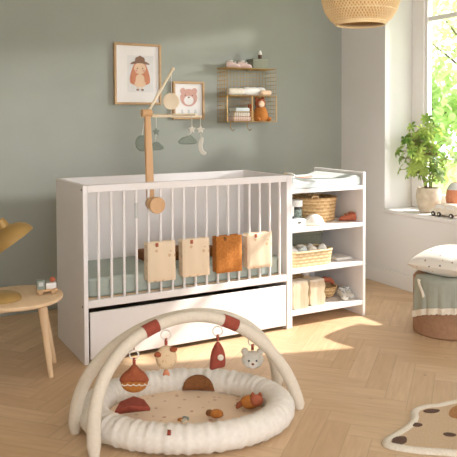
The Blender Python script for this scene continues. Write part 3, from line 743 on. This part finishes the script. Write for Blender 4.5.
# two padded arches leaning together over the nest
PG = [(V((-.262, -1.0, 0)), V((.685, -1.005, 0)), V((.175, -.895, .462)), 'front ivory padded play arch with brick red bands over the nest'),
      (V((-.265, -.746, 0)), V((.735, -.745, 0)), V((.2, -.832, .452)), 'rear ivory padded play arch leaning against the front one')]
def arch_pt(i, th):
    a, c, tp_, _ = PG[i]; m_ = (a+c)/2; d = (a-c)/2; s_ = max(0, math.sin(th)); e = tp_-m_; ez = (.74, .84)[i] if th < PI/2 else (1.06, .95)[i]
    return m_+d*math.cos(th)*(1-.03*s_*s_)+V((e.x*s_**1.2, e.y*s_**1.2, e.z*s_**ez))
for i, (a, c, tp_, lab) in enumerate(PG):
    t = thing('play_arch', (a+c)/2, lab, 'play arch')
    b = B(); n = 60; tube(b, [arch_pt(i, PI*k/n) for k in range(n+1)], [.018 if k in (0, n) else .028-.003*math.sin(PI*k/n) for k in range(n+1)], 18)
    for v in b.verts: v.co.z = max(v.co.z, .001)
    obj('padded_tube', b, 'arch', t)
    if i == 0:
        for t0 in (1.13, 1.95):
            b = B(); tube(b, [arch_pt(i, t0+.15*k/5) for k in range(6)], .0272, 18); o = obj('loop_band', b, 'brick', t); o['label'] = 'brick red fabric band'
    else:
        for t0 in (1.07, 2.36):
            b = B(); ell(b, arch_pt(i, t0)+V((0, 0, -.027)), .007, seg=10); obj('snap_button', b, 'rust', t)
def ring_hang(t, top, r=.02, strap='brick'):
    b = B(); c = V(top)-V((0, 0, r+.003)); tube(b, [c+R3*r*math.cos(a)+V((0, 0, r*math.sin(a))) for a in [2*PI*k/28 for k in range(28)]], .0032, 8, True); obj('ring', b, 'softwhite', t)
    b = B(); p = c-V((0, 0, r)); box(b, p.x-.006, p.x+.006, p.y-.004, p.y+.004, p.z-.022, p.z+.006, .002); obj('strap', b, strap, t)
    return p-V((0, 0, .02))
def puffy(name, outline, c, th, m, parent):
    """soft stuffed shape facing the viewer side of the mat"""
    b = B(); c = V(c); n = len(outline); L = []
    for s, d in ((1, 0), (.93, .45), (.75, .8), (.45, .97)):
        L.append((s, d))
    cu = sum(u for u, v in outline)/n; cv = sum(v for u, v in outline)/n
    pt = lambda s, d, sg: [c+R3*(cu+(u-cu)*s)+V((0, 0, cv+(v-cv)*s))-F3*th/2*d*sg for u, v in outline]
    rings = [pt(s, d, -1) for s, d in L[::-1]]+[pt(s, d, 1) for s, d in L[1:]]
    loft(b, rings); return obj(name, b, m, parent, ang=70)

def hang(name, label, i, th, cat, r=.02, ext=0):
    top = arch_pt(i, th)-V((0, 0, .031)); t = thing(name, top, label, cat, 'toys hanging from the play arches')
    if ext:
        b = B(); tube(b, [top+V((0, 0, .004)), top-V((0, 0, ext))], .003, 8); obj('hanging_loop', b, 'rust', t)
    return t, ring_hang(t, top-V((0, 0, ext)), r)
# knitted acorn
t, p = hang('hanging_acorn', 'rust cloth acorn toy hanging at left of the play arches', 1, 1.07, 'hanging toy', .019, .04)
puffy('lower_body', smooth_poly([(-.058, -.055), (.058, -.055), (.06, -.08), (.045, -.11), (0, -.125), (-.045, -.11), (-.06, -.08)], 2), p, .05, 'ochre_cloth', t)
puffy('cap', smooth_poly([(-.008, 0), (.008, 0), (.02, -.018), (.05, -.04), (.066, -.07), (.05, -.078), (.02, -.07), (0, -.078), (-.02, -.07), (-.05, -.078), (-.066, -.07), (-.05, -.04), (-.02, -.018)], 2), p-F3*.004, .056, 'rust', t)
b = B()
for k in range(5): tube(b, [p-F3*.031+R3*(-.048+.024*k+.012*(1-math.cos(a)))+V((0, 0, -.074-.007*math.sin(a))) for a in [PI*q/6 for q in range(7)]], .0022, 6)
o = obj('stitching', b, 'cream', t); o['label'] = 'cream scalloped stitching'
# tan bear face with a tail
t, p = hang('hanging_bear', 'tan speckled bear face toy with rust ears hanging from arch', 0, 1.37, 'hanging toy', .021)
puffy('head', circ(.045, 32, 0, -.055, .052), p, .045, 'bearprint', t)
for s_, dz in ((-1, -.03), (1, -.008)):
    o = puffy('ear', smooth_poly([(-.017, -.01), (.012, -.012), (.017, .005), (.0, .013), (-.015, .007)], 2), p+R3*s_*.033+V((0, 0, dz-.006))-F3*.018, .016, 'rust', t)
puffy('bow', smooth_poly([(-.008, 0), (.008, 0), (.018, -.03), (0, -.022), (-.018, -.03)], 1), p+V((0, 0, -.105)), .012, 'orange_print', t)
# brick red rocket-shaped cloth with a round window
t, p = hang('hanging_rocket', 'brick red pointed cloth toy with cream dot hanging from arch', 0, 1.9, 'hanging toy', .021)
puffy('body', smooth_poly([(0, 0), (.018, -.02), (.032, -.055), (.034, -.1), (.03, -.12), (0, -.122), (-.036, -.135), (-.036, -.1), (-.03, -.05), (-.014, -.016)], 2), p, .034, 'brick', t)
o = puffy('dot', circ(.014, 20, .012, -.07), p-F3*.016, .008, 'cream', t); o['label'] = 'round cream dot'
# white bear
t, p = hang('hanging_bear', 'ivory bear head toy hanging at right of the play arches', 1, 2.36, 'hanging toy', .02)
hd = puffy('head', smooth_poly([(-.03, -.006), (.03, -.006), (.05, -.03), (.052, -.055), (.036, -.08), (0, -.088), (-.036, -.08), (-.052, -.055), (-.05, -.03)], 2), p, .06, 'ivorytoy', t)
for s_ in (-1, 1):
    puffy('ear', circ(.017, 18), p+R3*s_*.036+V((0, 0, -.008)), .03, 'ivorytoy', hd)
    b = B(); ell(b, p+R3*s_*.018-F3*.031+V((0, 0, -.042)), (.0045, .004, .0045), (R3, F3, V((0, 0, 1))), 10); obj('eye', b, 'black', hd)
b = B(); ell(b, p-F3*.033+V((0, 0, -.057)), (.008, .005, .006), (R3, F3, V((0, 0, 1))), 12); obj('nose', b, 'brown', hd)
b = B(); ell(b, p-F3*.027+V((0, 0, -.063)), (.022, .01, .017), (R3, F3, V((0, 0, 1))), 14); obj('muzzle', b, 'boucle', hd)

# ------------------------------------------------------------------ rug
ro = [(.775, -1.45), (.80, -1.425), (.854, -1.411), (.93, -1.39), (.996, -1.365), (1.045, -1.33), (1.063, -1.305), (1.09, -1.28), (1.126, -1.265), (1.192, -1.265), (1.24, -1.285), (1.296, -1.286), (1.40, -1.30),
      (1.55, -1.36), (1.68, -1.36), (1.76, -1.44), (1.73, -1.53), (1.77, -1.66), (1.72, -1.80), (1.58, -1.92), (1.38, -2.0), (1.2, -2.02), (1.12, -1.92), (1.08, -1.77), (.965, -1.663), (.86, -1.585), (.80, -1.525), (.772, -1.48)]
ro = smooth_poly(ro, 1)
t = thing('animal_rug', (1.25, -1.6, 0), 'beige animal shaped rug with cream edge and brown spots', 'rug')
cx = sum(p_[0] for p_ in ro)/len(ro); cy = sum(p_[1] for p_ in ro)/len(ro)
def inset(pts, d):
    out = []; n = len(pts)
    for i in range(n):
        a, c = V(pts[i-1]).to_2d() if False else pts[i-1], pts[(i+1) % n]
        tx, ty = c[0]-a[0], c[1]-a[1]; l = math.hypot(tx, ty) or 1
        out.append((pts[i][0]+ty/l*d, pts[i][1]-tx/l*d))
    return out
ri = inset(ro, .036)
def area(p_): return sum(p_[i-1][0]*p_[i][1]-p_[i][0]*p_[i-1][1] for i in range(len(p_)))/2
if abs(area(ri)) > abs(area(ro)): ri = inset(ro, -.036)
b = B(); prism(b, ri, lambda u, v, d: V((u, v, d)), 0, .012); obj('pile', b, 'rug', t)
b = B(); n = len(ro)
tubepts = [V(((ro[i][0]+ri[i][0])/2, (ro[i][1]+ri[i][1])/2, .009)) for i in range(n)]
rings = []
for i in range(n):
    o2, i2 = V((*ro[i], 0)), V((*ri[i], 0))
    rings.append([o2+V((0, 0, .001)), o2+(i2-o2)*.1+V((0, 0, .012)), o2+(i2-o2)*.35+V((0, 0, .018)), o2+(i2-o2)*.7+V((0, 0, .018)), i2+V((0, 0, .012)), i2+V((0, 0, .001))])
loft(b, rings, closed=True); obj('border', b, 'rugedge', t)
def spot(pts, m='darkbrown', h=.0135):
    b = B(); prism(b, smooth_poly(pts, 2), lambda u, v, d: V((u, v, d)), .011, h+.002); return obj('spot', b, m, t)
def blob(c, l, w_, ang, m='darkbrown', sh=((1, 0), (.5, .8), (-.3, 1), (-1, .3), (-.7, -.7), (.2, -.9))):
    a = math.radians(ang); return spot([(c[0]+l*u*math.cos(a)-w_*v*math.sin(a), c[1]+l*u*math.sin(a)+w_*v*math.cos(a)) for u, v in sh], m)
blob((.850, -1.475), .046, .03, 15); blob((1.009, -1.404), .027, .018, -28); blob((1.165, -1.335), .043, .021, -20); blob((1.061, -1.537), .029, .018, -40)
for c_ in ((1.25, -1.68), (1.45, -1.75), (1.6, -1.62), (1.3, -1.88), (1.55, -1.45)): blob(c_, .045, .03, random.uniform(0, 180))
o = spot([(1.2, -1.395), (1.26, -1.355), (1.33, -1.345), (1.42, -1.40), (1.44, -1.52), (1.36, -1.56), (1.25, -1.49), (1.19, -1.43)], 'rugpatch'); o['label'] = 'caramel brown patch'; o.name = 'patch'

# ------------------------------------------------------------------ pouf with throw and cushion
pc = V((2.125, -.512, 0)); PR = .205
t = thing('storage_pouf', pc, 'round tan felt pouf standing on the floor by the window', 'pouf')
b = B(); lathe(b, [(PR-.012, 0), (PR, .012), (PR, .335), (PR-.014, .35)], pc, seg=64); obj('drum', b, 'pouf', t)
b = B(); aa = math.radians(178)
hp = lambda a, z, r=PR+.012: pc+V((r*math.cos(a), r*math.sin(a), z))
tube(b, [hp(aa, .33, PR+.002), hp(aa+.0, .345, PR+.03), hp(aa+.1, .32, PR+.045), hp(aa+.16, .27, PR+.032), hp(aa+.13, .23, PR+.014), hp(aa+.1, .215, PR+.004)], .008, 10, flat=.7); obj('loop_handle', b, 'cream', t)
# throw draped over it
b = B(); na, nz = 60, 14; A0, A1 = math.radians(164), math.radians(330); top = []; rows = []
def hem(a):
    f = (a-A0)/(A1-A0); return .135+.17*f+.012*math.sin(9*f)
for i in range(na+1):
    a = A0+(A1-A0)*i/na; col = []
    fold = .006*math.sin(22*a)+.004*math.sin(37*a+1)
    for k in range(5): r_ = PR*(.35+.65*k/4); col.append(pc+V((r_*math.cos(a), r_*math.sin(a), .358+.002*math.sin(8*a))))
    for k in range(1, nz+1):
        f = k/nz; z = .352-(.352-hem(a))*f; col.append(hp(a, z, PR+.010+fold*f+.006*f))
    rows.append(col)
G = [[b.verts.new(p_) for p_ in c_] for c_ in rows]
for i in range(na):
    for k in range(len(G[0])-1): b.faces.new((G[i][k], G[i+1][k], G[i+1][k+1], G[i][k+1]))
th_ = obj('throw_blanket', b, 'sage', ang=80); md = th_.modifiers.new('solid', 'SOLIDIFY'); md.thickness = .008; md.offset = 1
tag(th_, 'sage green throw with cream hem draped over the tan pouf', 'blanket')
b = B(); hl = []
for i in range(na+1):
    a = A0+(A1-A0)*i/na; hl.append(i)
rings = []
for i in range(na+1):
    a = A0+(A1-A0)*i/na; fold = .006*math.sin(22*a)+.004*math.sin(37*a+1); z = hem(a); sc = .009*abs(math.sin(26*a))
    rin, rout = PR+.013+fold, PR+.029+fold
    rings.append([hp(a, z+.006, rin), hp(a, z+.006, rout), hp(a, z-.024-sc, rout+.002), hp(a, z-.026-sc, rin+.004)])
loft(b, rings); o = obj('fringed_hem', b, 'cream', th_); o['label'] = 'cream scalloped hem'
cc = pc+V((.03, -.01, .435))
b = B(); tilt = Matrix.Rotation(math.radians(-4), 3, 'Y') @ Matrix.Rotation(math.radians(14), 3, 'Z')
pillow(b, .41, .40, .17, lambda u, v, d: cc+tilt @ V((u, v, d)), 24, .42)
ct = thing('cushion', cc, 'ivory cushion with small dotted print lying on the pouf', 'cushion'); obj('cover', b, 'cushprint', ct)

# ------------------------------------------------------------------ window sill
ppos = V((2.765, .29, .6))
t = thing('potted_plant', ppos, 'leafy green plant in a cream stoneware pot on the window sill', 'plant')
b = B(); lathe(b, [(.055, 0), (.066, .006), (.088, .07), (.094, .12), (.09, .165), (.084, .186), (.076, .186), (.08, .16), (.07, .15)], ppos, seg=48); pot = obj('pot', b, 'stone', t)
b = B(); lathe(b, [(.079, .155), (.06, .163), (.01, .168)], ppos, seg=24); obj('soil', b, 'soil', pot)
st = B(); lf = B(); rnd = random.Random(4)
def leaflet(bm, p0, d, L, W, up):
    d = d.normalized(); s_ = d.cross(up).normalized(); u_ = s_.cross(d)
    prof = ((0, 0, 0), (.25, .62, -.01), (.55, 1, -.06), (.82, .72, -.16), (1, 0, -.28))
    l_, r_, m_ = [], [], []
    for f_, w_, z_ in prof:
        c_ = p0+d*L*f_+u_*L*z_
        m_.append(bm.verts.new(c_)); l_.append(bm.verts.new(c_+s_*W*w_+u_*W*.25*w_)); r_.append(bm.verts.new(c_-s_*W*w_+u_*W*.25*w_))
    for k in range(4):
        bm.faces.new((m_[k], l_[k], l_[k+1], m_[k+1])); bm.faces.new((m_[k], m_[k+1], r_[k+1], r_[k]))
SR = V((.878, -.479, 0))
stems = []
for k in range(6):
    a = 2*PI*k/6+.4; h_ = (.60, .42, .48, .40, .33, .46)[k]
    p0 = ppos+V((.02*math.cos(a), .02*math.sin(a), .16)); p3 = ppos+V((.09*math.cos(a), .10*math.sin(a), .19+h_*.85))+V((-.015, .035, 0))
    pts = [p0.lerp(p3, q/6)+V((.02*math.sin(q+k), .02*math.cos(q*1.3+k), 0))*(q/6) for q in range(7)]
    tube(st, pts, [.006-.0006*q for q in range(7)], 8); stems.append(pts)
for pts in stems:
    for q in range(2, 7):
        for r_ in range(3):
            a = rnd.uniform(0, 2*PI); ln = rnd.uniform(.08, .21)*(1.1-.05*q if q < 6 else .5)
            hub = pts[q]+V((math.cos(a)*ln, math.sin(a)*ln, rnd.uniform(-.03, .06)))
            hub.x = min(hub.x, 2.85); hub.y = min(max(hub.y, .02), .56)
            tube(st, [pts[q], pts[q].lerp(hub, .5)+V((0, 0, .012)), hub], .0022, 5)
            n = rnd.choice((5, 6, 7, 7)); ph = rnd.uniform(0, 6)
            out = V((math.cos(a), math.sin(a), .5)).normalized()
            for m_ in range(n):
                an = ph+2*PI*m_/n; x_, y_, _ = basis(out)
                d_ = x_*math.cos(an)+y_*math.sin(an)+out*.15-V((0, 0, .25))
                leaflet(lf, hub, d_, rnd.uniform(.042, .062), rnd.uniform(.0095, .0135), out)
obj('stems', st, 'stem', t); obj('foliage', lf, 'leaf', t, ang=60)
# toy van
vo = V((2.69, .165, .6)); t = thing('toy_van', vo+V((0, -.13, 0)), 'pale wooden toy van with dark wheels on the window sill', 'toy')
def pv(bm):
    for v in bm.verts: v.co = V((vo.x-v.co.y, vo.y-v.co.x, vo.z+v.co.z))
    return bm
b = B(); prism(b, smooth_poly([(0, .016), (.005, .045), (.04, .06), (.07, .094), (.24, .098), (.27, .085), (.275, .016)], 1), lambda u, v, d: V((u, d, v)), -.045, .045); obj('body', pv(b), 'cream', t, bev=.005)
b = B()
for s_ in (-.0455, .0455): prism(b, [(.06, .062), (.082, .086), (.15, .086), (.15, .062)], lambda u, v, d: V((u, d, v)), s_-.001, s_+.001)
o = obj('window', pv(b), 'softwhite', t)
b = B(); prism(b, [(.166, .062), (.166, .086), (.23, .086), (.24, .062)], lambda u, v, d: V((u, d, v)), .0445, .0465); obj('window', pv(b), 'softwhite', t)
for u in (.045, .1, .215):
    for s_ in (-1, 1):
        b = B(); cyl(b, (u, s_*.04, .017), (u, s_*.052, .017), .017, seg=24); wl = obj('wheel', pv(b), 'black', t)
        b = B(); cyl(b, (u, s_*.051, .017), (u, s_*.0535, .017), .007, seg=16); obj('hub', pv(b), 'cream', wl)
t = thing('round_vase', (2.80, .045, .6), 'round terracotta and grey vase behind the toy van', 'vase')
b = B(); lathe(b, [(.04, 0), (.064, .04), (.08, .13), (.072, .19), (.05, .225), (.034, .24), (.03, .24), (.03, .2)], (2.80, .045, .6), seg=40); obj('body', b, 'orange_print', t)
b = B(); lathe(b, [(.0725, .191), (.0508, .226), (.036, .242)], (2.80, .045, .6), seg=40, caps=False); obj('glazed_neck', b, 'grey_print', t)

# ------------------------------------------------------------------ pendant lamp
pl = V((.924, -1.135, 1.722))
t = thing('pendant_lamp', pl+V((0, 0, ZC-1.71)), 'round woven rattan pendant lamp hanging from the ceiling', 'lamp')
prf = [(.105, 0), (.128, .018), (.152, .05), (.166, .09), (.17, .13), (.164, .175), (.146, .22), (.115, .262), (.07, .29), (.03, .3)]
def prad(z):
    for (r0, z0), (r1, z1) in zip(prf, prf[1:]):
        if z0 <= z <= z1: return r0+(r1-r0)*(z-z0)/(z1-z0)
    return prf[-1][0]
b = B()
for s_ in (1, -1):
    for k in range(64):
        a0 = 2*PI*k/64; pts = []
        for q in range(17):
            z = .30*q/16; a = a0+s_*1.5*q/16; r_ = prad(z)+.0015*s_; pts.append(pl+V((r_*math.cos(a), r_*math.sin(a), z)))
        tube(b, pts, .0024, 4)
obj('rattan_weave', b, 'rattan', t)
b = B()
for z, r_ in ((0, .006), (.006, .005), (.055, .003), (.13, .003), (.22, .003), (.3, .006)): tube(b, [pl+V((prad(z)*math.cos(a), prad(z)*math.sin(a), z)) for a in [2*PI*k/48 for k in range(48)]], r_, 8, True)
obj('rattan_hoops', b, 'rattan', t)
b = B(); lathe(b, [(.1, .002), (.122, .016), (.145, .048), (.159, .088), (.163, .13), (.157, .174), (.14, .217), (.11, .257)], pl, seg=48, caps=False); obj('inner_liner', b, 'liner', t)
b = B(); cyl(b, pl+V((0, 0, .24)), pl+V((0, 0, .31)), .02); ell(b, pl+V((0, 0, .2)), (.03, .03, .04)); obj('bulb', b, 'softwhite', t)
b = B(); cyl(b, pl+V((0, 0, .3)), pl+V((0, 0, ZC-1.72)), .003, seg=8); obj('cord', b, 'softwhite', t)
b = B(); lathe(b, [(.05, 0), (.05, .018), (.02, .025)], pl+V((0, 0, ZC-1.71-.026)), seg=28); obj('ceiling_rose', b, 'softwhite', t)

# ------------------------------------------------------------------ garden
b = B(); box(b, 3.06, 26, -14, 18, -.5, -.4); struct('ground_1', b, 'grass')
def tree(x, y, h, r, m, label, seed):
    rn = random.Random(seed); t = thing('garden_tree', (x, y, -.4), label, 'tree', 'trees outside the window')
    b = B(); tube(b, [V((x, y, -.4)), V((x+.1, y, h*.3)), V((x, y+.1, h*.75))], [.12, .09, .03], 10)
    for k in range(6):
        a = k*1.05; tube(b, [V((x+.05, y, h*(.3+.06*k))), V((x+r*.6*math.cos(a), y+r*.6*math.sin(a), h*(.5+.06*k)))], [.04, .015], 6)
    obj('trunk', b, 'trunk', t); b = B()
    cl = [(V((x+rn.uniform(-1, 1)*r*.8, y+rn.uniform(-1, 1)*r*.8, rn.uniform(.25, 1)*h)), rn.uniform(.3, .55)*r) for k in range(26)]
    for c_, cr_ in cl:
        for k in range(80):
            d_ = V((rn.gauss(0, 1), rn.gauss(0, 1), rn.gauss(0, 1))).normalized(); p_ = c_+d_*cr_*rn.uniform(.5, 1)
            if p_.x < 3.4: continue
            leaflet(b, p_, V((rn.gauss(0, 1), rn.gauss(0, 1), rn.gauss(-.3, .6))), rn.uniform(.12, .2), rn.uniform(.04, .06), V((rn.uniform(-.3, .3), rn.uniform(-.3, .3), 1)))
    obj('foliage', b, m, t, ang=80)
tree(7.5, 3.0, 4.3, 1.3, 'tree1', 'pale green tree seen through the window above the plant', 1)
tree(9.5, 5.6, 4.6, 1.7, 'tree2', 'taller mid green tree further back in the garden', 2)
tree(7.2, 4.9, 2.0, 1.1, 'tree2', 'low garden bush behind the potted plant', 3)

# ------------------------------------------------------------------ light
def sun(name, d, e, col, ang):
    l = bpy.data.lights.new(name, 'SUN'); l.energy = e; l.color = col; l.angle = math.radians(ang)
    o = bpy.data.objects.new(name, l); C.objects.link(o); o.rotation_euler = V(d).to_track_quat('-Z', 'Y').to_euler(); o.location = (6, -1, 4); return o
sun('sun', (-1, .3, -.82), 5.2, (1, .95, .89), 1.2)
sun('sky_glow', (-.85, .53, -.15), 1.25, (.97, .985, 1), 4)
wd = bpy.data.worlds.new('sky'); bpy.context.scene.world = wd; wd.use_nodes = True
bg = wd.node_tree.nodes['Background']; bg.inputs[0].default_value = (.94, .96, 1.015, 1); bg.inputs[1].default_value = 2.3

# ------------------------------------------------------------------ camera
cam = bpy.data.cameras.new('camera'); co = bpy.data.objects.new('camera', cam); C.objects.link(co)
yaw, pit, rol, fpx, ppy = -.4995, .0345, -.0044, 679.9, 144.96
Fv = V((-math.sin(yaw)*math.cos(pit), math.cos(yaw)*math.cos(pit), -math.sin(pit))); Rv = V((math.cos(yaw), math.sin(yaw), 0)); Uv = Rv.cross(Fv)
R2 = Rv*math.cos(rol)+Uv*math.sin(rol); U2 = Uv*math.cos(rol)-Rv*math.sin(rol)
co.matrix_world = Matrix(((R2.x, U2.x, -Fv.x, -1.0355), (R2.y, U2.y, -Fv.y, -3.5039), (R2.z, U2.z, -Fv.z, 1.2944), (0, 0, 0, 1)))
cam.sensor_width = 36; cam.lens = fpx/457*36; cam.shift_y = -(228.5-ppy)/457; cam.clip_start = .05; cam.dof.use_dof = True; cam.dof.focus_distance = 4.1; cam.dof.aperture_fstop = 5.6
sc = bpy.context.scene; sc.camera = co
sc.view_settings.view_transform = 'Standard'; sc.view_settings.look = 'None'; sc.view_settings.exposure = .66; sc.view_settings.gamma = 1
